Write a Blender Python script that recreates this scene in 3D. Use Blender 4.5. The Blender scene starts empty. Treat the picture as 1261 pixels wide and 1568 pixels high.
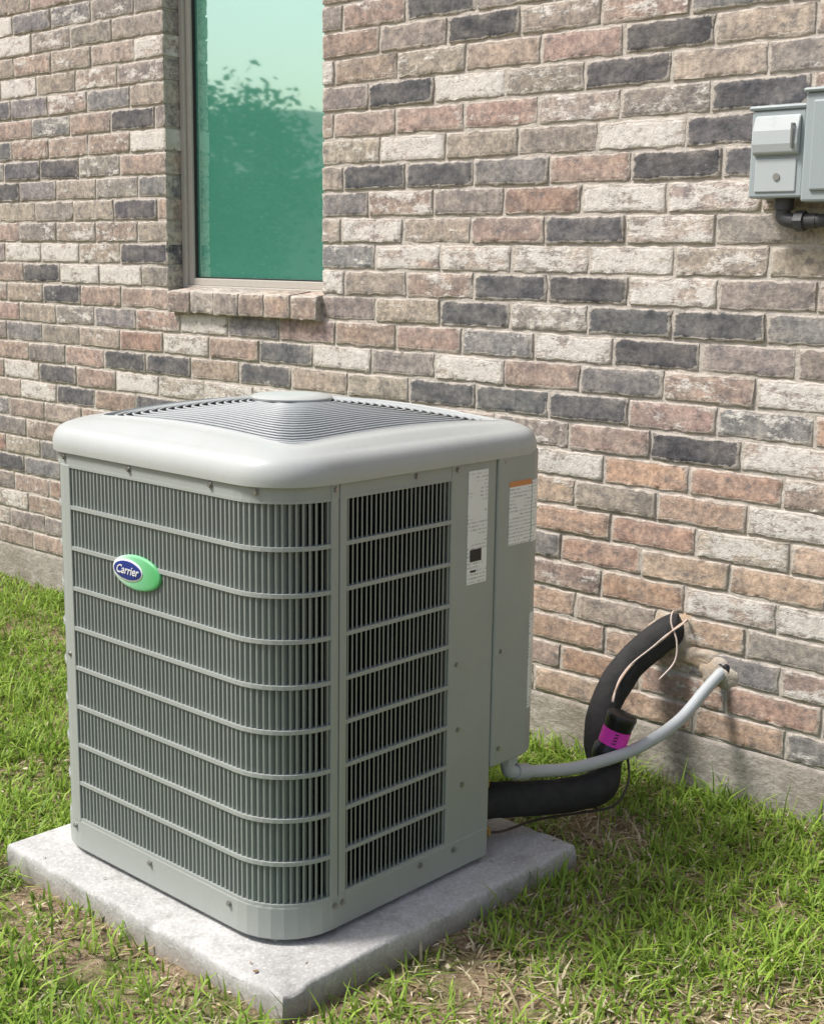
import bpy, math, random
import numpy as np
from mathutils import Vector, Matrix, noise
random.seed(7); rng=np.random.default_rng(7)
scene=bpy.context.scene
COL=scene.collection

# ---------------------------------------------------------------- helpers
def empty(name):
    e=bpy.data.objects.new(name,None); COL.objects.link(e); e.empty_display_size=.1; return e
class MB:
    def __init__(s): s.v=[];s.f=[];s.m=[]
    def add(s,vs,fs,mi=0):
        o=len(s.v); s.v+= [tuple(v) for v in vs]; s.f+=[tuple(i+o for i in f) for f in fs]; s.m+=[mi]*len(fs)
    def box(s,x0,x1,y0,y1,z0,z1,mi=0):
        s.add([(x0,y0,z0),(x1,y0,z0),(x1,y1,z0),(x0,y1,z0),(x0,y0,z1),(x1,y0,z1),(x1,y1,z1),(x0,y1,z1)],
              [(0,3,2,1),(4,5,6,7),(0,1,5,4),(1,2,6,5),(2,3,7,6),(3,0,4,7)],mi)
    def prism(s,poly,z0,z1,mi=0,cap=True):
        n=len(poly)
        vs=[(x,y,z0) for x,y in poly]+[(x,y,z1) for x,y in poly]
        fs=[(i,(i+1)%n,n+(i+1)%n,n+i) for i in range(n)]
        if cap: fs+= [tuple(range(n-1,-1,-1)),tuple(range(n,2*n))]
        s.add(vs,fs,mi)
    def tube(s,pts,rad,n=12,mi=0,cap=True):
        P=[Vector(p) for p in pts]; m=len(P)
        R=rad if hasattr(rad,'__len__') else [rad]*m
        T=[(P[min(i+1,m-1)]-P[max(i-1,0)]).normalized() for i in range(m)]
        a=Vector((0,0,1)) if abs(T[0].z)<.9 else Vector((1,0,0))
        N=(a-T[0]*a.dot(T[0])).normalized(); vs=[]
        for i in range(m):
            N=(N-T[i]*N.dot(T[i])).normalized(); B=T[i].cross(N)
            for k in range(n):
                t=2*math.pi*k/n; vs.append(P[i]+(N*math.cos(t)+B*math.sin(t))*R[i])
        fs=[(i*n+k,i*n+(k+1)%n,(i+1)*n+(k+1)%n,(i+1)*n+k) for i in range(m-1) for k in range(n)]
        if cap: fs+=[tuple(range(n-1,-1,-1)),tuple(range((m-1)*n,m*n))]
        s.add(vs,fs,mi)
    def obj(s,name,mats,parent=None,smooth=False,bevel=0,angle=None):
        me=bpy.data.meshes.new(name); me.from_pydata(s.v,[],s.f)
        for m in mats: me.materials.append(m)
        me.polygons.foreach_set('material_index',s.m)
        if smooth: me.polygons.foreach_set('use_smooth',[True]*len(s.f))
        me.update()
        if smooth and angle: me.set_sharp_from_angle(angle=math.radians(angle))
        o=bpy.data.objects.new(name,me); COL.objects.link(o)
        if bevel:
            b=o.modifiers.new('bev','BEVEL'); b.width=bevel; b.segments=2; b.limit_method='ANGLE'; b.angle_limit=math.radians(40)
        if parent: o.parent=parent
        return o
def catmull(P,n=8):
    P=[Vector(p) for p in P]; Q=[P[0]*2-P[1]]+P+[P[-1]*2-P[-2]]; out=[]
    for i in range(1,len(Q)-2):
        for k in range(n):
            t=k/n; a,b,c,d=Q[i-1],Q[i],Q[i+1],Q[i+2]
            out.append(.5*((2*b)+(c-a)*t+(2*a-5*b+4*c-d)*t*t+(3*b-a-3*c+d)*t**3))
    out.append(P[-1]); return out

class NT:
    def __init__(s,name,rough=.6,spec=.5,metal=0):
        s.mat=bpy.data.materials.new(name); s.mat.use_nodes=True; s.t=s.mat.node_tree
        s.b=s.t.nodes['Principled BSDF']; s.b.inputs['Roughness'].default_value=rough
        s.b.inputs['Specular IOR Level'].default_value=spec; s.b.inputs['Metallic'].default_value=metal
        s.co=s.t.nodes.new('ShaderNodeTexCoord').outputs['Object']
    def n(s,t,**k):
        x=s.t.nodes.new(t)
        for a,b in k.items(): setattr(x,a,b)
        return x
    def l(s,a,b): s.t.links.new(a,b)
    def noise(s,scale,detail=4,rough=.55,co=None,mp=None):
        x=s.n('ShaderNodeTexNoise'); x.inputs['Scale'].default_value=scale; x.inputs['Detail'].default_value=detail; x.inputs['Roughness'].default_value=rough
        c=co or s.co
        if mp:
            m=s.n('ShaderNodeMapping'); m.inputs['Scale'].default_value=mp; s.l(c,m.inputs[0]); c=m.outputs[0]
        s.l(c,x.inputs['Vector']); return x.outputs['Fac']
    def ramp(s,f,stops):
        r=s.n('ShaderNodeValToRGB'); e=r.color_ramp.elements
        while len(e)<len(stops): e.new(.5)
        for i,(p,c) in enumerate(stops):
            e[i].position=p; e[i].color=(c,c,c,1) if not hasattr(c,'__len__') else (*c,1)
        s.l(f,r.inputs[0]); return r.outputs[0]
    def mix(s,f,a,b,mode='MIX'):
        m=s.n('ShaderNodeMix',data_type='RGBA',blend_type=mode)
        for i,v in ((0,f),(6,a),(7,b)):
            if hasattr(v,'is_linked') or isinstance(v,bpy.types.NodeSocket): s.l(v,m.inputs[i])
            elif i==0: m.inputs[0].default_value=v
            else: m.inputs[i].default_value=(*v,1)
        return m.outputs[2]
    def math(s,op,a,b=0,clamp=False):
        m=s.n('ShaderNodeMath',operation=op); m.use_clamp=clamp
        for i,v in ((0,a),(1,b)):
            if isinstance(v,bpy.types.NodeSocket): s.l(v,m.inputs[i])
            else: m.inputs[i].default_value=v
        return m.outputs[0]
    def bump(s,h,dist=.003,st=1,prev=None):
        b=s.n('ShaderNodeBump'); b.inputs['Distance'].default_value=dist; b.inputs['Strength'].default_value=st
        s.l(h,b.inputs['Height'])
        if prev: s.l(prev,b.inputs['Normal'])
        s.l(b.outputs[0],s.b.inputs['Normal']); return b.outputs[0]
    def color(s,c):
        if isinstance(c,bpy.types.NodeSocket): s.l(c,s.b.inputs['Base Color'])
        else: s.b.inputs['Base Color'].default_value=(*c,1)
    def attr(s,name):
        a=s.n('ShaderNodeAttribute'); a.attribute_name=name; return a

# ---------------------------------------------------------------- camera
f,yaw,pit,roll,D,H=2057.4,.7408,.1864,.0142,3.5044,1.6
F0=Vector((-math.sin(yaw),math.cos(yaw),0));Rv=Vector((math.cos(yaw),math.sin(yaw),0));Z=Vector((0,0,1))
F=math.cos(pit)*F0-math.sin(pit)*Z; U=math.sin(pit)*F0+math.cos(pit)*Z
R2=math.cos(roll)*Rv+math.sin(roll)*U; U2=-math.sin(roll)*Rv+math.cos(roll)*U
cam=bpy.data.cameras.new('camera'); co=bpy.data.objects.new('camera',cam); COL.objects.link(co)
M=Matrix((( R2.x,U2.x,-F.x,0),(R2.y,U2.y,-F.y,-D),(R2.z,U2.z,-F.z,H),(0,0,0,1)))
co.matrix_world=M; cam.sensor_fit='VERTICAL'; cam.sensor_height=24; cam.lens=f/1568*24; cam.clip_end=500; cam.clip_start=.05
scene.camera=co

# ---------------------------------------------------------------- light
w=bpy.data.worlds.new("World"); scene.world=w; w.use_nodes=True
nt=w.node_tree; sky=nt.nodes.new('ShaderNodeTexSky'); sky.sky_type='NISHITA'; sky.sun_disc=False
S=Vector((-.55,-.60,1.15)).normalized()
sky.sun_elevation=math.asin(S.z); sky.sun_rotation=math.atan2(S.x,S.y)
sky.dust_density=4; sky.air_density=1.2; sky.ozone_density=1.0
bg=nt.nodes['Background']; bg.inputs[1].default_value=.15; nt.links.new(sky.outputs[0],bg.inputs[0])
sun=bpy.data.lights.new('sun','SUN'); sun.energy=4.2; sun.angle=math.radians(13); sun.color=(1,.975,.94)
so=bpy.data.objects.new('sun',sun); COL.objects.link(so); so.rotation_euler=(-S).to_track_quat('-Z','Y').to_euler(); so.location=(-5,-5,9)
vs=scene.view_settings; vs.view_transform='Standard'; vs.look='None'; vs.exposure=0

# ---------------------------------------------------------------- brick house
house=empty('brick_house')
DK=[(-2.95,2.35),(-2.24,2.23),(-1.89,2.08),(-3.26,2.14),(-2.02,1.96),(-2.22,1.87),(-1.99,1.88),(-3.45,1.86),(-3.17,1.85),(-2.53,1.67),(-2.85,1.47),(-2.55,1.48),(-2.94,1.38),(-2.38,1.38),(-2.28,1.30),(-1.94,1.06),(-5.27,1.38),(-4.93,1.59),(-4.93,2.14),(-5.39,1.96),(-4.67,1.11),(-5.05,1.13),(-5.24,.98),(-3.90,1.18),(-5.79,.56),(-1.96,1.40),(-2.51,1.13),(-5.78,1.85),(-2.27,2.16)]
WH=[(-3.29,1.97),(-2.35,1.76),(-2.05,1.78),(-4.58,1.27),(-4.28,1.29),(-3.27,1.59),(-3.04,1.57),(-2.67,1.59),(-2.24,1.58),(-2.26,1.48),(-3.50,1.68),(-5.31,1.54),(-4.89,1.47),(-4.77,2.15),(-4.84,2.07),(-5.58,2.31),(-3.62,2.25),(-3.63,1.47),(-2.04,.81),(-1.76,.82),(-1.70,1.09),(-2.00,.63),(-1.72,.61),(-4.26,1.08),(-3.46,1.27),(-2.89,1.27),(-2.59,1.29),(-5.56,.99),(-5.84,1.08),(-2.54,.93)]
Z0=.170; PZ=.0925; PX=.308; JT=.010
OX0,OX1=-4.606,-3.675; OZ0,OZ1=Z0+14*PZ-.01,Z0+34*PZ
NC=45; WX0,WX1=-10.,3.0
def brick_mat(name):
    m=NT(name,.9,.2)
    c=m.attr('Col').outputs['Color']; pa=m.attr('Par'); sep=m.n('ShaderNodeSeparateColor'); m.l(pa.outputs['Color'],sep.inputs[0])
    wash,rnd,edge=sep.outputs
    off=m.n('ShaderNodeCombineXYZ'); m.l(m.math('MULTIPLY',rnd,41),off.inputs[0]); m.l(m.math('MULTIPLY',rnd,17),off.inputs[2])
    va=m.n('ShaderNodeVectorMath',operation='ADD'); m.l(m.co,va.inputs[0]); m.l(off.outputs[0],va.inputs[1]); cv=va.outputs[0]
    n1=m.noise(12,5,.65,cv); n2=m.noise(48,4,.72,cv); n3=m.noise(170,3,.6,cv); n4=m.noise(8.5,7,.72,cv,(1,1,2.6)); n5=m.noise(17,6,.78,cv,(1,1,2)); n6=m.noise(7,3,.6,cv,(1,1,2.5))
    col=m.mix(m.ramp(n6,[(.42,0),(.62,.6)]),c,m.mix(.5,m.mix(1,c,(1.2,1.22,1.22),'MULTIPLY'),(.40,.36,.32)))
    col=m.mix(m.ramp(n1,[(.35,0),(.65,1)]),m.mix(1,col,(.68,.69,.72),'MULTIPLY'),m.mix(1,col,(1.2,1.17,1.13),'MULTIPLY'))
    col=m.mix(m.ramp(n2,[(.36,0),(.62,1)]),m.mix(1,col,(.75,.74,.74),'MULTIPLY'),m.mix(1,col,(1.13,1.12,1.11),'MULTIPLY'))
    col=m.mix(m.math('MULTIPLY',m.ramp(n5,[(.53,0),(.62,1)]),.68),col,(.16,.155,.16))
    th=m.math('SUBTRACT',m.math('ADD',n4,m.math('MULTIPLY',n2,.2)),m.math('SUBTRACT',.835,m.math('MULTIPLY',wash,.37)))
    ws=m.math('MULTIPLY',th,12,True)
    ws=m.math('MULTIPLY',ws,m.ramp(n2,[(.3,.5),(.6,1)]))
    col=m.mix(ws,col,m.mix(n5,(.60,.55,.49),(.84,.81,.76)))
    es=m.math('MULTIPLY',m.math('SUBTRACT',m.math('ADD',m.math('MULTIPLY',edge,.42),m.math('ADD',m.math('MULTIPLY',n1,.35),m.math('MULTIPLY',n2,.35))),.645),8,True)
    col=m.mix(m.math('MULTIPLY',es,.8),col,m.mix(n2,(.42,.37,.315),(.60,.55,.485)))
    col=m.mix(m.ramp(n3,[(.3,.35),(.4,0)]),col,(.12,.105,.095))
    m.color(col)
    b=m.bump(n2,.0035,.7); b=m.bump(n3,.0018,.6,b); m.bump(m.math('ADD',ws,es),.0015,.6,b)
    return m.mat
BR=brick_mat('brick')
bv=[];bf=[];bc=[];bp=[]
def brick(x0,x1,z0,z1,yb=.016,yf=0.,col=(.3,.2,.16),wash=0,slate=0,tilt=0):
    nu=max(4,int((x1-x0)/.022)+2); nv=7
    us=[0,.004]+[ .004+(x1-x0-.008)*i/(nu-1) for i in range(1,nu-1)]+[x1-x0-.004,x1-x0]
    vs_=[0,.004]+[ .004+(z1-z0-.008)*i/(nv-1) for i in range(1,nv-1)]+[z1-z0-.004,z1-z0]
    A,B=len(us),len(vs_); o=len(bv); r=random.random(); yo=random.uniform(-.002,.002)
    sx=random.uniform(-.003,.003)
    for j,v in enumerate(vs_):
        for i,u in enumerate(us):
            edge=(i in(0,A-1)) or (j in(0,B-1)); e2=(i in(0,1,A-2,A-1)) or (j in(0,1,B-2,B-1))
            X=x0+u; Zz=z0+v
            nz=noise.noise(Vector((X*14+r*90,Zz*14,r*7)))
            y=yf+yo+ (.0030 if edge else 0) + nz*.0025
            if j in(0,1,B-2,B-1): Zz+=noise.noise(Vector((X*26,j*5.+r*50,3)))*.007
            if i in(0,1,A-2,A-1): X+=noise.noise(Vector((Zz*26,i*5.+r*50,9)))*.006
            Zz+=sx*(u/(x1-x0)-.5)
            bv.append((X,y,Zz)); bp.append((wash,r,1. if e2 else 0.,1))
    for j in range(B-1):
        for i in range(A-1):
            a=o+j*A+i; bf.append((a,a+1,a+A+1,a+A))
    per=[o+i for i in range(A)]+[o+j*A+A-1 for j in range(1,B)]+[o+(B-1)*A+i for i in range(A-2,-1,-1)]+[o+j*A for j in range(B-2,0,-1)]
    q=len(bv)
    for p in per: bv.append((bv[p][0],yb,bv[p][2])); bp.append((wash,r,.4 if yb>.05 else 1,1))
    n=len(per)
    for k in range(n): bf.append((per[(k+1)%n],per[k],q+k,q+(k+1)%n))
    cnt=len(bv)-o
    bc.extend([(*col,1)]*cnt)
def jit(c,a=.1):
    k=random.uniform(1-a,1+a); return tuple(max(0,x*k*random.uniform(.97,1.03)) for x in c)
def pick(xc,zc):
    for (a,b) in DK:
        if abs(a-xc)<.15 and abs(b-zc)<.047: return jit((.125,.125,.132),.15),random.uniform(.0,.4),1
    for (a,b) in WH:
        if abs(a-xc)<.15 and abs(b-zc)<.047: return jit((.50,.43,.375)),random.uniform(.75,1),0
    r=random.random()
    low=max(0,min(1,(1.15-zc)/.35))*max(0,min(1,(xc+2.9)/.3))
    if random.random()<low*.68: return jit(random.choice([(.55,.375,.285),(.52,.365,.285),(.57,.43,.33)])),random.uniform(.1,.65),0
    if r<.28: return jit((.43,.33,.28)),random.uniform(.2,.7),0
    if r<.51: return jit((.44,.375,.315)),random.uniform(.2,.7),0
    if r<.73: return jit((.35,.31,.28)),random.uniform(.15,.65),0
    if r<.85: return jit((.28,.27,.265)),random.uniform(.1,.6),0
    if r<.90: return jit((.155,.155,.162),.2),random.uniform(0,.45),1
    if r<.93: return jit((.41,.28,.23)),random.uniform(.1,.5),0
    return jit((.50,.43,.38)),random.uniform(.65,1),0
for c in range(NC):
    z0=Z0+c*PZ+JT/2; z1=Z0+(c+1)*PZ-JT/2; zc=(z0+z1)/2
    x=WX0-random.uniform(0,.09)-(c%2)*PX/2
    while x<WX1:
        a,b=x+JT/2,x+PX-JT/2; x+=PX
        col,wa,sl=pick((a+b)/2,zc)
        if OZ0-.05<zc<OZ1:
            if a<OX0 and b>OX0-.05:
                b=OX0
                if b-a>.03: brick(a,b,z0,z1,.105,0,col,wa,sl)
                continue
            if b>OX1 and a<OX1+.05:
                a=OX1
                if b-a>.03: brick(a,b,z0,z1,.105,0,col,wa,sl)
                continue
            if a>=OX0-.01 and b<=OX1+.01: continue
        brick(a,b,z0,z1,.016,0,col,wa,sl)
xx=OX0+.03
while xx<OX1-.01:
    e=min(xx+.152,OX1+.006)
    o0=len(bv)
    brick(xx+.004,e-.004,Z0+13*PZ-.004,Z0+14*PZ-.006,.10,-.032,random.choice([(.40,.32,.27),(.44,.34,.28),(.48,.43,.38),(.35,.31,.28)]),random.uniform(.1,.7),0)
    for i in range(o0,len(bv)):
        vx,vy,vz=bv[i]
        if vz>Z0+13.5*PZ: bv[i]=(vx,vy,vz+(vy)*.12)
    xx=e
me=bpy.data.meshes.new('bricks'); me.from_pydata(bv,[],bf); me.materials.append(BR)
me.polygons.foreach_set('use_smooth',[True]*len(bf))
a=me.color_attributes.new('Col','FLOAT_COLOR','POINT'); a.data.foreach_set('color',np.array(bc,dtype=np.float32).ravel())
a=me.color_attributes.new('Par','FLOAT_COLOR','POINT'); a.data.foreach_set('color',np.array(bp,dtype=np.float32).ravel())
me.update(); me.set_sharp_from_angle(angle=math.radians(60))
ob=bpy.data.objects.new('brick_wall',me); COL.objects.link(ob); ob.parent=house

m=NT('mortar',.95,.1); n1=m.noise(7,5,.6); n2=m.noise(90,5,.7); n3=m.noise(30,4,.6)
m.color(m.mix(m.ramp(n2,[(.3,0),(.7,1)]),m.mix(n1,(.40,.35,.30),(.51,.46,.40)),m.mix(n1,(.55,.50,.445),(.67,.63,.57))))
b=m.bump(n2,.004,.8); m.bump(n3,.008,.6,b); MORT=m.mat
mb=MB()
def mquad(x0,x1,z0,z1,y=.0055):
    nx=max(1,int((x1-x0)/.04)); nz=max(1,int((z1-z0)/.04)); vv=[];ff=[]
    for j in range(nz+1):
        for i in range(nx+1):
            X=x0+(x1-x0)*i/nx; ZZ=z0+(z1-z0)*j/nz
            vv.append((X,y+noise.noise(Vector((X*9,ZZ*9,2)))*.004,ZZ))
    for j in range(nz):
        for i in range(nx):
            a=j*(nx+1)+i; ff.append((a,a+1,a+nx+2,a+nx+1))
    mb.add(vv,ff)
top=Z0+NC*PZ
mquad(WX0,OX0-.006,Z0,top); mquad(OX1+.006,WX1,Z0,top); mquad(OX0-.006,OX1+.006,Z0,OZ0-.02); mquad(OX0-.006,OX1+.006,OZ1,top)
mb.add([(OX0-.006,.008,OZ0-.02),(OX0-.006,.12,OZ0-.02),(OX0-.006,.12,OZ1),(OX0-.006,.008,OZ1)],[(0,1,2,3)])
mb.add([(OX1+.006,.008,OZ0-.02),(OX1+.006,.12,OZ0-.02),(OX1+.006,.12,OZ1),(OX1+.006,.008,OZ1)],[(3,2,1,0)])
mb.add([(OX0-.006,.008,OZ1),(OX1+.006,.008,OZ1),(OX1+.006,.12,OZ1),(OX0-.006,.12,OZ1)],[(0,1,2,3)])
mb.box(OX0+.034,OX1-.002,-.024,.1,Z0+13*PZ+.002,Z0+14*PZ-.016)
mb.obj('mortar',[MORT],house,True)

# foundation slab
m=NT('foundation_concrete',.92,.2); n1=m.noise(3,5,.6); n2=m.noise(60,5,.7); n3=m.noise(14,5,.65,None,(1,1,2))
c=m.mix(m.ramp(n3,[(.35,0),(.65,1)]),(.35,.315,.275),(.50,.46,.405)); c=m.mix(m.ramp(n2,[(.35,0),(.6,1)]),m.mix(1,c,(.75,.73,.7),'MULTIPLY'),c)
m.color(m.mix(m.ramp(n1,[(.5,0),(.62,.5)]),c,(.24,.20,.16))); b=m.bump(n2,.004,.8); m.bump(n3,.01,.7,b)
mb=MB(); vv=[];ff=[];nx=260
for j,(zz,yy) in enumerate([(-.1,.002),(.0,.002),(.05,.002),(.1,.002),(.15,.002),(.166,.004),(.17,.014),(.17,.4)]):
    for i in range(nx+1):
        X=WX0+(WX1-WX0)*i/nx; vv.append((X,yy+noise.noise(Vector((X*6,zz*20,5)))*.004*(yy<.1),zz+(noise.noise(Vector((X*8,0,1)))*.003 if j in(5,6) else 0)))
for j in range(7):
    for i in range(nx):
        a=j*(nx+1)+i; ff.append((a,a+1,a+nx+2,a+nx+1))
mb.add(vv,ff); mb.obj('foundation_slab',[m.mat],house,True)

# window
m=NT('window_frame_vinyl',.45,.4); n=m.noise(40,3); m.color(m.mix(n,(.44,.41,.36),(.51,.475,.42))); FR=m.mat
mb=MB()
wz1=OZ1
def framebar(x0,x1,z0,z1,ya,yb): mb.box(x0,x1,ya,yb,z0,z1)
framebar(OX0,OX0+.028,OZ0-.02,wz1,.078,.15); framebar(OX1-.028,OX1,OZ0-.02,wz1,.078,.15)
framebar(OX0+.028,OX1-.028,OZ0-.02,OZ0+.022,.078,.15); framebar(OX0+.028,OX1-.028,wz1-.03,wz1,.078,.15)
framebar(OX0+.028,OX0+.056,OZ0+.022,wz1-.03,.092,.15); framebar(OX1-.056,OX1-.028,OZ0+.022,wz1-.03,.092,.15)
framebar(OX0+.056,OX1-.056,OZ0+.022,OZ0+.052,.092,.15); framebar(OX0+.056,OX1-.056,2.95,2.99,.088,.15)
mb.obj('window_frame',[FR],house,bevel=.003)
m=NT('window_rubber',.5,.3); m.color((.03,.03,.03)); RUB=m.mat
mb=MB(); mb.box(OX0+.056,OX0+.063,.104,.12,OZ0+.052,wz1-.03); mb.box(OX0+.063,OX1-.056,.104,.12,OZ0+.052,OZ0+.058)
mb.obj('window_gasket',[RUB],house)
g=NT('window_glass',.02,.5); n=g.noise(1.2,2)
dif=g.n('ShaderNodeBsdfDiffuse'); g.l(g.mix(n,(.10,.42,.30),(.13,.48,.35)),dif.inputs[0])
gl=g.n('ShaderNodeBsdfGlossy'); gl.inputs['Roughness'].default_value=.028; gl.inputs['Color'].default_value=(.86,1,.95,1)
nb=g.noise(1.5,1); bb=g.n('ShaderNodeBump'); bb.inputs['Distance'].default_value=.004; bb.inputs['Strength'].default_value=.3; g.l(nb,bb.inputs['Height']); g.l(bb.outputs[0],gl.inputs['Normal'])
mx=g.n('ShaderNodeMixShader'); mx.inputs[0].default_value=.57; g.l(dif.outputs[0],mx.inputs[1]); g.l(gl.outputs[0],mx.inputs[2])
g.l(mx.outputs[0],g.t.nodes['Material Output'].inputs[0])
mb=MB(); mb.box(OX0+.05,OX1-.05,.115,.125,OZ0+.03,wz1-.02); mb.obj('window_pane',[g.mat],house)
# back of house & roof
m=NT('house_backing',.9,.2); n=m.noise(3); m.color(m.mix(n,(.3,.24,.2),(.36,.3,.25)))
mb=MB(); mb.box(WX0,WX1,.4,8,-.1,top); mb.box(WX0,OX0-.02,.13,.4,.17,top); mb.box(OX1+.02,WX1,.13,.4,.17,top); mb.box(OX0-.02,OX1+.02,.16,.4,.17,top); mb.obj('house_core',[m.mat],house)
m=NT('roof_shingles',.9,.2); n=m.noise(30,4); m.color(m.mix(n,(.05,.048,.045),(.10,.09,.08))); SH=m.mat
mb=MB(); mb.add([(WX0-.3,-.2,top),(WX1+.3,-.2,top),(WX1+.3,4,top+2.4),(WX0-.3,4,top+2.4),(WX0-.3,8.2,top),(WX1+.3,8.2,top),(WX0-.3,-.2,top-.12),(WX1+.3,-.2,top-.12)],[(0,1,2,3),(3,2,5,4),(6,7,1,0),(0,3,4),(1,5,2)])
mb.obj('roof',[SH],house)

# hole patches on the wall
m=NT('mortar_patch',.95,.15); n=m.noise(30,5,.7); n2=m.noise(9,3); m.color(m.mix(m.ramp(n2,[(.4,0),(.6,1)]),m.mix(n,(.38,.26,.17),(.54,.42,.30)),(.50,.44,.37))); m.bump(n,.01,.9)
mb=MB()
def patch(cx,cz,rx,rz,h,seed):
    nr,na=7,30; vv=[];ff=[]
    for i in range(nr+1):
        t=i/nr
        for k in range(na):
            an=2*math.pi*k/na; q=t*(1+.5*noise.noise(Vector((math.cos(an)*1.7,math.sin(an)*1.7,seed))))
            X=cx+math.cos(an)*rx*q; ZZ=cz+math.sin(an)*rz*q
            vv.append((X,.008-(h+.008)*(1-t**3)-.006*noise.noise(Vector((X*30,ZZ*30,seed))),ZZ))
    for i in range(nr):
        for k in range(na): a=i*na+k;b=i*na+(k+1)%na; ff.append((a,b,b+na,a+na))
    mb.add(vv,ff)
patch(-2.11,.47,.095,.075,.014,1); patch(-1.955,.385,.075,.06,.012,4); patch(-2.03,.42,.09,.04,.010,7)
mb.obj('mortar_patch',[m.mat],house,True)

# ---------------------------------------------------------------- ground
def axis(a,b,fine,lo,hi):
    v=list(np.arange(lo,hi+1e-6,fine)); s=fine; x=lo
    while x>a: s*=1.35; x-=s; v.insert(0,x)
    x=v[-1]; s=fine
    while x<b: s*=1.35; x+=s; v.append(x)
    return v
gx=axis(-150,150,.05,-7.5,.5); gy=axis(-150,150,.05,-3.6,.1)
def gh(x,y): 
    d=math.hypot(max(0,-8-x,x-1),max(0,-4-y,y-.2)); k=max(0,1-d/4)
    return -.004+k*(noise.noise(Vector((x*2.2,y*2.2,0)))*.012+noise.noise(Vector((x*9,y*9,4)))*.008)-.004
gv=[(x,y,gh(x,y)) for y in gy for x in gx]; A=len(gx)
gf=[(j*A+i,j*A+i+1,j*A+A+i+1,j*A+A+i) for j in range(len(gy)-1) for i in range(A-1)]
m=NT('soil_and_thatch',.95,.1); n1=m.noise(3.5,5,.65); n2=m.noise(45,5,.75); n3=m.noise(170,3,.7)
soil=m.mix(m.ramp(n2,[(.35,0),(.65,1)]),(.17,.11,.065),(.48,.36,.24)); soil=m.mix(m.ramp(n3,[(.5,0),(.7,.8)]),soil,(.60,.51,.37))
c=m.mix(m.ramp(n1,[(.48,0),(.66,1)]),soil,m.mix(n2,(.07,.11,.022),(.18,.24,.06)))
m.color(c); b=m.bump(n2,.02,.9); m.bump(n3,.006,.9,b)
mb=MB(); mb.add(gv,gf); mb.obj('ground',[m.mat],None,True)

PX0,PX1,PY0,PY1,PZ1=-3.035,-1.95,-1.758,-.700,.060
def gs(x,y,cx,cy,rx,ry): return math.exp(-(((x-cx)/rx)**2+((y-cy)/ry)**2))
def dens(x,y):
    d=max(PX0-x,x-PX1,PY0-y,y-PY1)
    if d<.004: return 0,0
    n=noise.noise(Vector((x*2.6,y*2.6,7))); n2=noise.noise(Vector((x*8,y*8,1))); n3=noise.noise(Vector((x*5,y*5,21)))
    de=1.0+.75*n+.6*n2
    ed=.08+max(0,n3)*1.3
    de*=min(1,ed+d/.17) if y<-1.2 or x<PX0 else min(1,.35+d/.1)
    de*=1-.92*gs(x,y,-2.42,-1.93,.34,.12)
    de*=1-.85*gs(x,y,-2.80,-1.90,.16,.10)
    de*=1-.7*gs(x,y,-2.06,-.45,.16,.2)
    de*=1-.7*gs(x,y,-1.80,-1.45,.22,.2)
    dry=.10+.4*max(0,-n2)+.4*max(0,-n)+.75*gs(x,y,-2.06,-.5,.2,.22)+.55*gs(x,y,-1.12,-1.0,.25,.3)+.5*gs(x,y,-1.7,-1.3,.35,.25)
    if x<-3.2: dry*=.45
    return max(0,min(1,de)),min(.95,dry)
bx=[];by=[];bd=[]
def scatter(n,x0,x1,y0,y1):
    X=rng.uniform(x0,x1,n);Y=rng.uniform(y0,y1,n)
    for x,y in zip(X,Y):
        de,dr=dens(x,y)
        if random.random()<de: bx.append(x);by.append(y);bd.append(dr)
scatter(64000,-3.2,-.75,-2.75,-.01); scatter(56000,-6.3,-3.0,-2.4,-.01); scatter(7000,-3.2,-.4,-3.6,-2.75); scatter(8000,-.75,1.5,-3.,-.01); scatter(10000,-9.,-6.3,-3.,-.01); scatter(5000,-7,-3.2,-3.8,-2.4)
N=len(bx); bx=np.array(bx);by=np.array(by);bd=np.array(bd)
bz=np.array([gh(x,y) for x,y in zip(bx,by)])
tall=np.array([1+.55*noise.noise(Vector((x*3.3,y*3.3,40)))+ (.25 if y>-.12 and x>-3.5 else -.25 if y>-.5 and x<-3.5 else 0) for x,y in zip(bx,by)])
h=(rng.gamma(5,.0088,N)+.010)*tall; wd=rng.uniform(.0018,.0040,N); an=rng.uniform(0,2*np.pi,N); ln=rng.uniform(.2,1.5,N)
isdry=rng.random(N)<bd; h=np.where(isdry,h*.6,h); ln=np.where(isdry,ln*1.7,ln)
ax_=np.cos(an);ay=np.sin(an); px=-ay;py=ax_
V=np.zeros((N,5,3))
for k,(t,ww) in enumerate([(0,1),(0,-1),(.55,.85),(.55,-.85),(1,0)]):
    bend=ln*h*t**1.6
    V[:,k,0]=bx+ax_*bend+px*wd*ww; V[:,k,1]=by+ay*bend+py*wd*ww; V[:,k,2]=bz-.004+h*t*np.clip(1-.38*ln*t,.15,1)
V[:,:,1]=np.minimum(V[:,:,1],-.001)
G=rng.random(N)[:,None]; g1=np.array([.15,.27,.03]);g2=np.array([.40,.56,.085]); colg=g1+(g2-g1)*G**1.2
d1=np.array([.42,.33,.17]);d2=np.array([.74,.67,.46]); cold=d1+(d2-d1)*rng.random(N)[:,None]
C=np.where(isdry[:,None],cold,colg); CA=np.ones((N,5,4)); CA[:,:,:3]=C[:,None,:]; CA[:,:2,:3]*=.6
me=bpy.data.meshes.new('grass'); me.vertices.add(N*5); me.vertices.foreach_set('co',V.ravel())
loops=np.zeros((N,7),dtype=np.int32); base=np.arange(N)*5
for k,i in enumerate([0,1,3,2,2,3,4]): loops[:,k]=base+i
me.loops.add(N*7); me.loops.foreach_set('vertex_index',loops.ravel())
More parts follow.
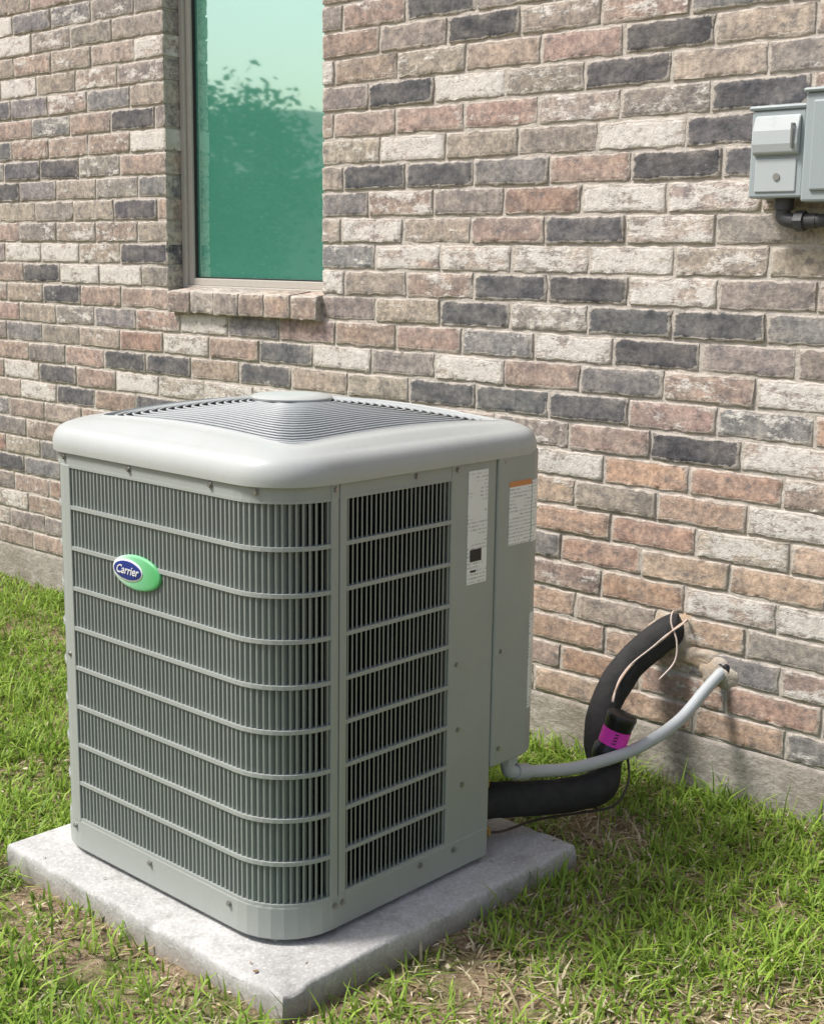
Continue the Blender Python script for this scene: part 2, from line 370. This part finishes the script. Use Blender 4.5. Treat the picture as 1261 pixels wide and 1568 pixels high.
me.polygons.add(N*2); ls=np.zeros((N,2),dtype=np.int32); ls[:,0]=np.arange(N)*7; ls[:,1]=ls[:,0]+4
me.polygons.foreach_set('loop_start',ls.ravel())
me.update(calc_edges=True); me.validate()
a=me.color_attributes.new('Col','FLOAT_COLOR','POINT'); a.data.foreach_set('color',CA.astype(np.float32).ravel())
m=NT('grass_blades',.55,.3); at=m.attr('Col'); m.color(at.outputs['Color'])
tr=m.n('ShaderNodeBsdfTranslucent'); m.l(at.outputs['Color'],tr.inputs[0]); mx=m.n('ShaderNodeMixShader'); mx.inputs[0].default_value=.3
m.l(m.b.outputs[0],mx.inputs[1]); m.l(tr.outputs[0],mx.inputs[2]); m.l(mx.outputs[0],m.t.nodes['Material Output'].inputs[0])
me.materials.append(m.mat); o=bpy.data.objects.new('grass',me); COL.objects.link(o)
mb=MB()
for i in range(12000):
    x=random.uniform(-4.6,-.9); y=random.uniform(-2.6,-.03)
    onpad=PX0-.005<x<PX1+.005 and PY0-.005<y<PY1+.005
    d=max(PX0-x,x-PX1,PY0-y,y-PY1)
    if onpad and (d<-.09 or random.random()>.05 or not(PX0+.01<x<PX1-.01 and PY0+.01<y<PY1-.01)): continue
    if random.random()>.3+.6*math.exp(-max(0,d)/.18): continue
    an_=random.uniform(0,6.28); L=random.uniform(.008,.04); W_=random.uniform(.0012,.003); z=gh(x,y)+random.uniform(.001,.016)
    if random.random()<.10: W_*=3.2; L*=.6
    cx,sx=math.cos(an_),math.sin(an_); dz=random.uniform(-.006,.008)
    if onpad: z=.0635; dz=.001; L*=.5
    mb.add([(x,y,z),(x+cx*L*.5-sx*W_,y+sx*L*.5+cx*W_,z+dz*.5+.002),(x+cx*L,y+sx*L,z+dz),(x+cx*L*.5+sx*W_,y+sx*L*.5-cx*W_,z+dz*.5)],[(0,3,2,1)],random.choice([0,0,1,2]))
ml=[]
for nm,cc in (('straw_pale',(.70,.61,.45)),('straw_tan',(.50,.37,.21)),('straw_brown',(.27,.18,.10))):
    q=NT(nm,.8,.2); nn=q.noise(30); q.color(q.mix(nn,tuple(x*.8 for x in cc),cc)); ml.append(q.mat)
mb.obj('dry_clippings',ml)

# ---------------------------------------------------------------- concrete pad
m=NT('pad_concrete',.9,.25); n1=m.noise(5,6,.65); n2=m.noise(110,4,.7); n3=m.noise(30,5,.7); n4=m.noise(11,6,.75)
c=m.mix(m.ramp(n1,[(.35,0),(.65,1)]),(.42,.415,.40),(.57,.565,.55)); c=m.mix(m.ramp(n2,[(.34,.45),(.46,0)]),c,(.27,.26,.25)); c=m.mix(m.ramp(n2,[(.54,0),(.66,.5)]),c,(.77,.765,.75))
c=m.mix(m.ramp(n4,[(.53,0),(.66,.65)]),c,(.29,.275,.255))
sx_=m.n('ShaderNodeSeparateXYZ'); m.l(m.co,sx_.inputs[0])
dirt=m.ramp(m.math('ADD',sx_.outputs[2],m.math('MULTIPLY',n3,.03)),[(.015,1),(.06,0)])
m.color(m.mix(m.math('MULTIPLY',dirt,.6),c,(.26,.21,.15))); b=m.bump(n2,.002,.7); m.bump(n3,.005,.6,b)
mb=MB(); n=44; vv=[];ff=[]
rings=[(0,-.03),(0,.0),(0,.025),(0,.045),(.001,.052),(.004,.058),(.010,.060),(.03,.0605),(.15,.061),(.5,.061)]
def outline(ins,nn):
    x0,x1,y0,y1=PX0+ins,PX1-ins,PY0+ins,PY1-ins; P=[]
    for i in range(nn): P.append((x0+(x1-x0)*i/nn,y0))
    for i in range(nn): P.append((x1,y0+(y1-y0)*i/nn))
    for i in range(nn): P.append((x1-(x1-x0)*i/nn,y1))
    for i in range(nn): P.append((x0,y1-(y1-y0)*i/nn))
    return P
for q,(ins,zz) in enumerate(rings):
    for (x,y) in outline(ins,n):
        k=.005 if q<7 else .0015
        dx=noise.noise(Vector((x*12,y*12,zz*20)))*k; dy=noise.noise(Vector((x*12+30,y*12,zz*20)))*k
        ch=max(0,noise.noise(Vector((x*16,y*16,8)))-.18)*.03 if q in(4,5,6) else 0
        vv.append((x+dx,y+dy,zz+(dx*.6 if q>2 else 0)-ch))
m4=4*n
for q in range(len(rings)-1):
    for i in range(m4): ff.append((q*m4+i,q*m4+(i+1)%m4,(q+1)*m4+(i+1)%m4,(q+1)*m4+i))
ff.append(tuple(range((len(rings)-1)*m4,len(rings)*m4)))
mb.add(vv,ff); mb.obj('concrete_pad',[m.mat],None,True,angle=50)

# ---------------------------------------------------------------- air conditioner
AC=empty('air_conditioner_unit')
class Perim:
    def __init__(s,x0,x1,y0,y1,r):
        s.b=(x0,x1,y0,y1); rFR,rBR,rBL,rFL=r; s.r=r; hp=math.pi/2
        s.seg=[('l',(x0+rFL,y0),(x1-rFR,y0),(0,-1)),('a',(x1-rFR,y0+rFR),rFR,-hp),('l',(x1,y0+rFR),(x1,y1-rBR),(1,0)),('a',(x1-rBR,y1-rBR),rBR,0),
               ('l',(x1-rBR,y1),(x0+rBL,y1),(0,1)),('a',(x0+rBL,y1-rBL),rBL,hp),('l',(x0,y1-rBL),(x0,y0+rFL),(-1,0)),('a',(x0+rFL,y0+rFL),rFL,2*hp)]
        s.L=[math.dist(g[1],g[2]) if g[0]=='l' else g[2]*hp for g in s.seg]; s.T=sum(s.L); s.cum=[0]
        for l in s.L: s.cum.append(s.cum[-1]+l)
    def at(s,q,o=0):
        q%=s.T
        for g,l,c in zip(s.seg,s.L,s.cum):
            if q<=c+l+1e-9:
                t=(q-c)/l
                if g[0]=='l': x=g[1][0]+(g[2][0]-g[1][0])*t; y=g[1][1]+(g[2][1]-g[1][1])*t; nx,ny=g[3]
                else: an=g[3]+t*math.pi/2; nx,ny=math.cos(an),math.sin(an); x=g[1][0]+nx*g[2]; y=g[1][1]+ny*g[2]
                return x+nx*o,y+ny*o,nx,ny
    def samples(s,a,b,arc=10,ln=1):
        S=[a]; 
        for k in (-1,0,1,2):
            for i,g in enumerate(s.seg):
                c=s.cum[i]+k*s.T; nn=arc if g[0]=='a' else ln
                for j in range(nn):
                    q=c+s.L[i]*j/nn
                    if a+1e-6<q<b-1e-6: S.append(q)
        S.append(b); return sorted(S)
X0,X1,Y0,Y1=-2.99,-2.063,-1.654,-.727
PR=Perim(X0,X1,Y0,Y1,(.15,.09,.15,.15)); T=PR.T
def sof(y): return PR.cum[2]+(y-(Y0+.15))
def band(mb,a,b,z0,z1,oi,oo,mi=0):
    S_=PR.samples(a,b); vv=[];ff=[]; closed=abs((b-a)-T)<1e-6
    for q in S_:
        x,y,_,_=PR.at(q,oo); u,v_,_,_=PR.at(q,oi)
        vv+=[(x,y,z0),(x,y,z1),(u,v_,z1),(u,v_,z0)]
    for i in range(len(S_)-1):
        for k in range(4): a_=i*4+k;b_=i*4+(k+1)%4; ff.append((a_,a_+4,b_+4,b_))
    if not closed: n_=len(vv)-4; ff+=[(0,1,2,3),(n_+3,n_+2,n_+1,n_)]
    mb.add(vv,ff,mi)
def paint(name,c,rough=.42,dirt=.25):
    m=NT(name,rough,.45); n1=m.noise(5,4,.6); n2=m.noise(220,3,.6); n3=m.noise(18,6,.7,None,(1,1,.35))
    c2=tuple(x*.88 for x in c)
    col=m.mix(n1,c2,c); col=m.mix(m.math('MULTIPLY',m.ramp(n3,[(.52,0),(.75,1)]),dirt),col,(.31,.30,.27)); m.color(col)
    m.l(m.ramp(n3,[(.3,rough-.06),(.7,rough+.14)]),m.b.inputs['Roughness']); m.bump(n2,.0006,.5); return m.mat
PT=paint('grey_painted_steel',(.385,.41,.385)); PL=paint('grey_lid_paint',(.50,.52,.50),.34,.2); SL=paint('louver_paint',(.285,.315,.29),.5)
m=NT('coil_fins',.6,.4,.4); wv=m.n('ShaderNodeTexWave',bands_direction='Z'); wv.inputs['Scale'].default_value=45; m.l(m.co,wv.inputs['Vector']); nn=m.noise(25,4)
m.color(m.mix(m.math('MULTIPLY',wv.outputs['Fac'],nn),(.012,.013,.013),(.055,.058,.055))); COIL=m.mat
m=NT('black_interior',.8,.2); nn=m.noise(20); m.color(m.mix(nn,(.02,.02,.021),(.05,.05,.051))); BLK=m.mat

zb,zt=.155,1.085
sA,sB=sof(-1.51),sof(-1.463)
s2=sof(-1.112); s3=sof(-.945)
sCe=PR.cum[4]+.10
def lowpoly(o):
    P=[PR.at(q,o)[:2] for q in PR.samples(PR.cum[4]+.10,s3+T,8)]
    P+= [(X1-.18,-.945),(X1-.19,Y1-.02)]
    return P
mb=MB(); mb.prism(lowpoly(-.03),.13,.33); mb.prism([PR.at(q,-.032)[:2] for q in PR.samples(0,T-1e-4,8)],.31,1.08)
mb.obj('coil',[COIL],AC)
mb=MB(); mb.prism(lowpoly(.004),.075,.155); 
for q in np.linspace(0.03,T,16): 
    x,y,_,_=PR.at(q,-.04); 
    if not(x>X1-.2 and y>-.98): mb.box(x-.02,x+.02,y-.02,y+.02,.058,.08)
mb.obj('base_pan',[PT],AC,bevel=.004)
half=(sA+sB)/2; sl=PR.cum[6]+.02
mb=MB()
band(mb,sCe,s2+T,zt,1.125,-.03,.002)
band(mb,-.047,.004,.15,zt+.002,-.02,.0045)
band(mb,sA,half-.0015,.10,1.123,-.02,.0045); band(mb,half+.0015,sB,.10,1.123,-.02,.0050)
band(mb,PR.cum[4]+.10,PR.cum[4]+.16,.15,zt+.002,-.02,.0045)
band(mb,sl,sl+.047,.15,zt+.002,-.02,.0045)
band(mb,s2,s3,.078,1.125,-.03,.003)
mb.obj('frame_posts',[PT],AC,bevel=.002)
mb=MB(); band(mb,s3+.003,sCe,.315,1.125,-.03,.008)
mb.add([(X1-.002,-.94,.318),(X1-.002,Y1-.06,.318),(X1-.15,Y1,.318),(X1-.2,-.94,.318)],[(0,1,2,3)])
mb.obj('service_panel',[PT],AC,bevel=.004)
mb=MB(); mb.box(X1-.20,X1-.004,-.952,-.944,.10,.318); mb.box(X1-.2,X1-.192,-.944,Y1,.10,.318); mb.obj('valve_recess',[PT],AC)
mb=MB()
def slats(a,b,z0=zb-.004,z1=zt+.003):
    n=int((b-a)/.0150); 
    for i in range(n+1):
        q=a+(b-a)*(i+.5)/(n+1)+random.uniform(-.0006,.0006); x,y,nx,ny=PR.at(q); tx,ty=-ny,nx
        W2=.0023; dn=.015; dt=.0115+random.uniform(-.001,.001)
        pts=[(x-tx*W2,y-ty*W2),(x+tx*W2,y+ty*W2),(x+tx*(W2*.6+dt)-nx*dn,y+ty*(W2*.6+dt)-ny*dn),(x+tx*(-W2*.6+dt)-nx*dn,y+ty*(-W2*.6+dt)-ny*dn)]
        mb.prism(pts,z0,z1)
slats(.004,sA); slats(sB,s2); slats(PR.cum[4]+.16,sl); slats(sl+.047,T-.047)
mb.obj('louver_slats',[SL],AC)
mb=MB(); NB=9
for i in range(1,NB):
    z=zb+(zt-zb)*i/NB
    for a_,b_ in ((.004,sA),(sB,s2),(PR.cum[4]+.16,sl),(sl+.047,T-.047)): band(mb,a_,b_,z-.0048,z+.0048,-.014,.0040)
for a_,b_ in ((.004,sA),(sB,s2),(PR.cum[4]+.16,sl),(sl+.047,T-.047)):
    band(mb,a_,b_,zb-.006,zb+.006,-.012,.003); band(mb,a_,b_,zt-.004,zt+.004,-.012,.003)
mb.obj('louver_bars',[PT],AC,bevel=.0022)
# lid
LP=Perim(X0-.010,X1+.010,Y0-.010,Y1+.010,(.15,.12,.15,.15)); cxm,cym=(X0+X1)/2,(Y0+Y1)/2; hw=(X1-X0)/2
SHX,SHY=.022,-.004
def dome(x,y):
    u=min(1,abs((x-cxm)/hw)); v_=min(1,abs((y-cym)/hw)); return 1.186+.064*(1-u**2.0)*(1-v_**2.0)
prof=[(0,-.012,1.122),(0,0,1.118),(0,.0015,1.130),(0,.001,1.142),(0,-.002,1.153),(0,-.007,1.164),(0,-.016,1.174),(0,-.028,1.1805),(0,-.042,1.1855),(1,-.065,0),(1,-.09,0),(1,-.112,0),(1,-.117,0),(2,-.121,0),(3,-.1215,0)]
SS=LP.samples(0,LP.T-1e-5,12,16)[:-1]; vv=[];ff=[]
for kd,o,z in prof:
    for q in SS:
        x,y,_,_=LP.at(q,o)
        if kd>0: w_=min(1,max(0,(-o-.03)/.09)); x+=SHX*w_; y+=SHY*w_
        zz=z if kd==0 else dome(x,y)+(.001 if o>-.115 else .0035 if kd==1 else -.005 if kd==2 else -.03)
        vv.append((x,y,zz))
n=len(SS)
for i in range(len(prof)-1):
    for k in range(n): ff.append((i*n+k,i*n+(k+1)%n,(i+1)*n+(k+1)%n,(i+1)*n+k))
mb=MB(); mb.add(vv,ff); mb.obj('lid',[PL],AC,True,angle=55)
m=NT('guard_wire',.4,.5); nn=m.noise(60); m.color(m.mix(nn,(.36,.38,.38),(.44,.46,.46))); GW=m.mat
mb=MB(); HG=hw-.118+.006; gcx,gcy=cxm+SHX,cym+SHY
for i in range(1,25):
    t=i/24; R_=HG*t; p=2+7*t**2; pts=[]
    for k in range(73):
        an=2*math.pi*k/72; c_,s_=math.cos(an),math.sin(an); q=R_/((abs(c_)**p+abs(s_)**p)**(1/p)); x=gcx+c_*q; y=gcy+s_*q
        pts.append((x,y,dome(x,y)-.005))
    mb.tube(pts,.0034 if i<24 else .005,6,0,False)
for k in range(12):
    an=2*math.pi*(k+.5)/12; pts=[]
    for j in range(10):
        r_=.06+(HG*1.05-.06)*j/9; x=gcx+math.cos(an)*r_; y=gcy+math.sin(an)*r_; pts.append((x,y,dome(x,y)-.012))
    mb.tube(pts,.0032,6)
mb.obj('fan_guard',[GW],AC,True)
mb=MB(); mb.prism([LP.at(q,-.10)[:2] for q in SS],1.10,1.115); mb.obj('fan_well',[BLK],AC)
mb=MB()
for k in range(4):
    a0=k*math.pi/2; vv=[]; 
    for j in range(6):
        r_=.06+.26*j/5
        for e,zz in ((-.35,1.13),(.35,1.165)): vv.append((cxm+math.cos(a0+e)*r_,cym+math.sin(a0+e)*r_,zz))
    mb.add(vv,[(2*j,2*j+1,2*j+3,2*j+2) for j in range(5)])
mb.obj('fan_blades',[COIL],AC)
mb=MB(); vv=[];ff=[];zc=dome(cxm,cym)
pr=[(.100,zc-.008),(.104,zc-.004),(.104,zc+.001),(.099,zc+.005),(.06,zc+.007),(.001,zc+.007)]
for r_,z in pr:
    for k in range(48): an=2*math.pi*k/48; vv.append((cxm-.01+r_*math.cos(an),cym+r_*math.sin(an),z))
for i in range(len(pr)-1):
    for k in range(48): ff.append((i*48+k,i*48+(k+1)%48,(i+1)*48+(k+1)%48,(i+1)*48+k))
ff.append(tuple(range(47,-1,-1))); mb.add(vv,ff); mb.obj('motor_cap',[PL],AC,True,angle=50)
m=NT('screw_steel',.35,.5,.7); m.color((.35,.35,.33)); SC=m.mat; mb=MB()
def screw(q,z,o=.004,r_=.0052):
    x,y,nx,ny=PR.at(q,o); mb.tube([(x-nx*.003,y-ny*.003,z),(x+nx*.0015,y+ny*.0015,z)],r_*1.4,10); mb.tube([(x,y,z),(x+nx*.005,y+ny*.005,z)],r_,6)
for q in (-.02,.25,.55,PR.cum[1]+.06,half-.012,half+.25,s2+.02,s3+.03): screw(q,1.106)
for q in (-.02,.3,.6,half-.012,half+.012,half+.28,s2+.03): screw(q,.135,.006)
screw(-.02,.60); screw(s2+.03,.62,.003);screw(s2+.06,.30,.003);screw(s2+.04,.45,.003);screw(s3+.03,.62,.008);screw(s3+.03,.36,.008)
mb.obj('screws',[SC],AC)
def label_mat(name,zbot,ztop,orange=False,scale=260):
    m=NT(name,.45,.4); sp=m.n('ShaderNodeSeparateXYZ'); m.l(m.co,sp.inputs[0]); zz=sp.outputs[2]
    ws=m.math('SINE',m.math('MULTIPLY',zz,scale*2.6)); nz=m.noise(1,2,.6,None,(300,300,80)); nb=m.noise(1,1,.5,None,(14,14,30))
    tx=m.math('MULTIPLY',m.math('GREATER_THAN',ws,.3),m.math('GREATER_THAN',nz,.5)); tx=m.math('MULTIPLY',tx,m.math('GREATER_THAN',nb,.46))
    c=m.mix(m.math('MULTIPLY',tx,.6),(.86,.87,.86),(.2,.2,.21))
    if orange: c=m.mix(m.math('GREATER_THAN',zz,ztop-.014),c,(.66,.27,.09))
    m.color(c); return m.mat
mb=MB(); band(mb,sof(-1.052),sof(-.978),.815,1.098,0,.0045); mb.obj('rating_label',[label_mat('label_print',.815,1.098)],AC)
m=NT('label_black',.5,.4); m.color((.02,.02,.02)); mb=MB(); band(mb,sof(-1.042),sof(-1.0),.872,.902,.003,.0060); band(mb,sof(-1.04),sof(-1.02),.845,.850,.003,.006); mb.obj('label_barcode',[m.mat],AC)
mb=MB(); band(mb,sof(-.898),sof(-.81),.892,1.055,.006,.0095); mb.obj('warning_label',[label_mat('label_warn',.892,1.055,True)],AC)
mb=MB(); band(mb,sof(-.806),sof(-.77),.89,1.05,.006,.0096); band(mb,sof(-.80),sof(-.765),.44,.70,.006,.0096); mb.obj('side_label',[label_mat('label_side',.5,.69)],AC)
def ell(mb,cx,cz,rx,rz,y0,y1,mi=0,n=48,dm=.004):
    vv=[];ff=[]; pf=[(1,y0),(1,y1+dm*.6),(.96,y1+dm*.2),(.85,y1),(.5,y1-dm*.3),(.01,y1-dm*.4)]
    for s_,yy in pf:
        for k in range(n): an=2*math.pi*k/n; vv.append((cx+rx*s_*math.cos(an),yy,cz+rz*s_*math.sin(an)))
    for i in range(len(pf)-1):
        for k in range(n): ff.append((i*n+k,i*n+(k+1)%n,(i+1)*n+(k+1)%n,(i+1)*n+k))
    mb.add(vv,ff,mi)
m=NT('badge_green',.3,.5); sp=m.n('ShaderNodeSeparateXYZ'); m.l(m.co,sp.inputs[0]); m.color(m.ramp(m.math('ADD',sp.outputs[0],3.0),[(.335,(.80,.85,.82)),(.42,(.25,.62,.35)),(.51,(.10,.45,.16))])); GR=m.mat
m=NT('badge_blue',.3,.5); m.color((.02,.04,.22)); BL=m.mat; m=NT('badge_white',.3,.5); m.color((.8,.8,.8)); WTE=m.mat
mb=MB(); bcx,bcz=-2.567,.860
ell(mb,bcx,bcz,.093,.042,Y0,Y0-.008,0); mb.obj('badge',[GR],AC,True)
mb=MB(); ell(mb,bcx-.027,bcz+.003,.058,.026,Y0-.0085,Y0-.0110,0,40,.001); mb.obj('badge_rim',[WTE],AC,True)
mb=MB(); ell(mb,bcx-.027,bcz+.003,.054,.0225,Y0-.0105,Y0-.0122,0,40,.001); mb.obj('badge_oval',[BL],AC,True)
tc=bpy.data.curves.new('badge_text','FONT'); tc.body='Carrier'; tc.size=.029; tc.shear=.35; tc.align_x='CENTER'; tc.align_y='CENTER'; tc.extrude=.0004; tc.offset=.0003; tc.materials.append(WTE)
to=bpy.data.objects.new('badge_text',tc); COL.objects.link(to); to.rotation_euler=(math.pi/2,0,0); to.location=(bcx-.027,Y0-.0135,bcz+.003); to.parent=AC

# ---------------------------------------------------------------- lines
m=NT('pipe_foam',.85,.25); n1=m.noise(25,4); n2=m.noise(130,3); m.color(m.mix(n1,(.018,.018,.019),(.05,.049,.048))); b=m.bump(n1,.008,.7); m.bump(n2,.001,.5,b); FOAM=m.mat
pp=[(-2.08,.07,.505),(-2.11,0.,.485),(-2.145,-.055,.445),(-2.185,-.13,.375),(-2.195,-.22,.28),(-2.15,-.31,.205),(-2.07,-.40,.16),(-2.035,-.48,.135),(-2.06,-.59,.135),(-2.09,-.72,.155),(-2.13,-.86,.178),(-2.14,-.945,.18)]
path=catmull(pp,8); rad=[.049+.003*noise.noise(p*18) for p in path]
lines=empty('refrigerant_line_set')
mb=MB(); mb.tube(path,rad,22); mb.obj('insulated_pipe',[FOAM],lines,True)
m=NT('dark_wire',.5,.4); m.color((.06,.045,.035)); CU=m.mat
m=NT('brass',.35,.5,.9); m.color((.62,.44,.16)); BRS=m.mat
m=NT('wire_tan',.5,.4); m.color((.50,.36,.27)); WT=m.mat
m=NT('wire_pale',.5,.4); m.color((.60,.50,.44)); WP=m.mat
off=[p+Vector((.046+.010*math.sin(i*.23),-.024-.01*math.cos(i*.2),.033+.006*math.sin(i*.3))) for i,p in enumerate(path[5:34])]
mb=MB(); mb.tube(off,.0032,8); mb.obj('control_wire',[WT],lines,True)
mb=MB(); mb.tube([p+Vector((.006*math.sin(i*.5),-.004,.005*math.cos(i*.4))) for i,p in enumerate(off)],.0025,8)
mb.tube(catmull([(-2.10,.01,.545),(-2.095,-.03,.55),(-2.085,-.05,.52),(-2.06,-.055,.47),(-2.055,-.07,.41),(-2.075,-.12,.36)],6),.0028,8); mb.obj('thermostat_wire',[WP],lines,True)
mb=MB(); mb.tube(catmull([(-2.14,-.94,.12),(-2.10,-.85,.095),(-2.09,-.7,.085),(-2.05,-.55,.072),(-1.985,-.47,.09),(-1.975,-.42,.15),(-2.02,-.36,.20)],8),.0036,8); mb.obj('sensor_wire',[CU],lines,True)
mb=MB()
for (x,y,z,r_) in ((-2.12,-.91,.245,.017),(-2.10,-.92,.115,.014)):
    mb.tube([(x,y-.035,z),(x,y+.01,z)],r_,10); mb.tube([(x,y+.01,z),(x,y+.02,z)],r_*1.3,6); mb.tube([(x,y,z-.02),(x,y,z+.03)],r_*.6,8)
mb.obj('service_valve',[BRS],lines,True,angle=40)
m=NT('device_black',.35,.5); m.color((.015,.015,.016)); DB=m.mat
m=NT('magenta_tag',.5,.3); m.color((.88,.06,.55)); MG=m.mat
a0=Vector((-2.035,-.370,.325)); a1=Vector((-2.07,-.400,.175)); d=(a1-a0)
mb=MB()
ts=[0,.02,.06,.12,.22,.24,.62,.64,.70,.84,.90,.97,1]; rs=[.032,.042,.045,.043,.042,.0405,.0405,.042,.047,.048,.046,.042,.032]
mb.tube([a0+d*t for t in ts],rs,28); mb.obj('line_device',[DB],lines,True,angle=40)
mb=MB(); mb.tube([a0+d*.30,a0+d*.60],.0415,28,0,False); mb.obj('line_device_tag',[MG],lines,True)
mb=MB()
for k in range(4):
    c_=a0+d*(.34+.06*k)+Vector((.022,-.0352,0)); mb.tube([c_-Vector((.012,.002,0)),c_+Vector((.008,.001,0))],.0018,6)
mb.obj('tag_print',[DB],lines,True)

m=NT('conduit_plastic',.4,.5); sp=m.noise(10); m.color(m.mix(sp,(.42,.45,.46),(.52,.55,.56))); CP=m.mat
cd=empty('electrical_conduit')
cpts=[(-1.925,.05,.40),(-1.93,0.,.39),(-1.945,-.06,.35),(-1.965,-.19,.27),(-2.0,-.36,.222),(-2.045,-.56,.213),(-2.075,-.70,.232),(-2.085,-.77,.248)]
mb=MB(); mb.tube(catmull(cpts,10),.0175,16); mb.obj('flex_conduit',[CP],cd,True)
mb=MB(); mb.tube([(-2.083,-.755,.244),(-2.087,-.80,.256)],.023,12); mb.tube(catmull([(-2.087,-.795,.255),(-2.09,-.82,.262),(-2.092,-.828,.285),(-2.092,-.828,.325)],6),.019,12); mb.tube([(-2.092,-.828,.29),(-2.092,-.828,.316)],.027,8)
mb.obj('conduit_fitting',[CP],cd,True,angle=40)
mb=MB(); mb.tube([(-1.928,-.006,.394),(-1.925,.02,.40)],.024,16); mb.obj('wall_sleeve',[DB],cd,True)

# ---------------------------------------------------------------- electrical box on the wall
EB=empty('electrical_disconnect_box')
BP=paint('box_grey_paint',(.36,.41,.42),.45,.15); BP2=paint('box_cover_paint',(.49,.53,.53),.32,.1)
mb=MB(); mb.box(-1.885,-1.725,-.10,-.0,1.775,2.005); mb.box(-1.893,-1.722,-.106,-.0,2.005,2.018); mb.obj('small_box_body',[BP],EB,bevel=.006)
cr=[(-.101,1.885),(-.116,1.892),(-.121,1.915),(-.119,1.95),(-.108,1.985),(-.101,1.992)]
mb=MB()
mb.add([(-1.872,y,z) for y,z in cr]+[(-1.738,y,z) for y,z in cr],[(i,i+1,i+7,i+6) for i in range(5)]+[tuple(range(5,-1,-1)),tuple(range(6,12)),(0,6,11,5)]); mb.obj('small_box_cover',[BP2],EB,bevel=.006)
mb=MB(); mb.box(-1.865,-1.745,-.104,-.098,1.79,1.878); mb.obj('small_box_plate',[BP2],EB,bevel=.004)
mb=MB(); mb.tube([(-1.752,-.102,1.905),(-1.752,-.125,1.905),(-1.752,-.125,1.965),(-1.752,-.102,1.965)],.004,8); mb.tube([(-1.80,-.098,1.83),(-1.80,-.107,1.83)],.010,12); mb.obj('latch',[SC],EB)
mb=MB(); mb.box(-1.715,-1.40,-.13,0.,1.762,2.04); mb.box(-1.72,-1.395,-.14,0,2.04,2.052); mb.obj('large_box_body',[BP],EB,bevel=.006)
mb=MB(); mb.box(-1.69,-1.425,-.138,-.128,1.79,2.02); mb.obj('large_box_door',[BP],EB,bevel=.006)
m=NT('conduit_grey_dark',.5,.4); nn=m.noise(15); m.color(m.mix(nn,(.05,.052,.055),(.09,.09,.095))); DG=m.mat
mb=MB(); mb.tube([(-1.80,-.05,1.775),(-1.80,-.05,1.745)],.026,12); mb.tube(catmull([(-1.80,-.05,1.75),(-1.80,-.05,1.725),(-1.77,-.05,1.715),(-1.70,-.05,1.715)],5),.02,12); mb.tube([(-1.76,-.05,1.715),(-1.735,-.05,1.715)],.028,8); mb.tube([(-1.70,-.05,1.715),(-1.62,-.05,1.715),(-1.58,-.05,1.77)],.018,12)
mb.obj('box_conduit',[DG],EB,True,angle=40)

# ---------------------------------------------------------------- neighbourhood behind the camera (seen in the window reflection)
nh=empty('neighbor_house')
m=NT('neighbor_brick',.9,.2); bk=m.n('ShaderNodeTexBrick'); bk.inputs['Scale'].default_value=3; bk.inputs['Color1'].default_value=(.27,.22,.18,1); bk.inputs['Color2'].default_value=(.32,.27,.23,1); bk.inputs['Mortar'].default_value=(.4,.37,.33,1); m.l(m.co,bk.inputs['Vector']); m.color(bk.outputs[0])
mb=MB(); mb.box(-7,7,0,8,0,2.6); o=mb.obj('walls',[m.mat],nh)
mb=MB(); mb.add([(-7.4,-.4,2.6),(7.4,-.4,2.6),(7.4,8.4,2.6),(-7.4,8.4,2.6),(-6,4,3.9),(6,4,3.9)],[(0,1,5,4),(1,2,5),(2,3,4,5),(3,0,4)]); mb.obj('hip_roof',[SH],nh)
mb=MB()
for x in (-4.5,-.6,3.4): mb.box(x,x+1.2,8.0,8.03,.9,2.2)
mb.obj('windows',[g.mat],nh)
nh.location=(-20.5,-13.0,0); nh.rotation_euler=(0,0,math.radians(-42))
tree=empty('shade_tree'); tp=Vector((-13.1,-6.5,0))
m=NT('bark',.9,.2); nn=m.noise(20,4,.6,None,(1,1,.2)); m.color(m.mix(nn,(.08,.06,.045),(.18,.14,.1))); mb=MB()
mb.tube([tp,tp+Vector((.05,0,1)),tp+Vector((0,.05,2.2))],[.16,.12,.09],10)
clumps=[]
for k in range(26):
    an=k*2.4; rr_=1.35*math.sqrt((k+.5)/26); e=tp+Vector((math.cos(an)*rr_,math.sin(an)*rr_,random.uniform(1.5,3.45-.5*(rr_/1.35)**2)))
    mb.tube([tp+Vector((0,0,1.0+.03*k)),(tp+Vector((0,0,1.7))+e)/2,e],[.06,.04,.015],6); clumps.append(e)
mb.obj('trunk',[m.mat],tree,True)
m=NT('leaves',.6,.3); nn=m.noise(2.5,3); m.color(m.mix(nn,(.03,.07,.015),(.09,.16,.04))); mb=MB()
for e in clumps:
    for i in range(600):
        v_=Vector((random.gauss(0,.27),random.gauss(0,.27),random.gauss(0,.22))); p=e+v_; a_=Vector((random.gauss(0,1),random.gauss(0,1),random.gauss(0,1))).normalized(); b_=a_.orthogonal().normalized(); s_=random.uniform(.04,.08)
        mb.add([p-a_*s_,p+b_*s_*.5,p+a_*s_,p-b_*s_*.5],[(0,1,2,3)])
mb.obj('foliage',[m.mat],tree)
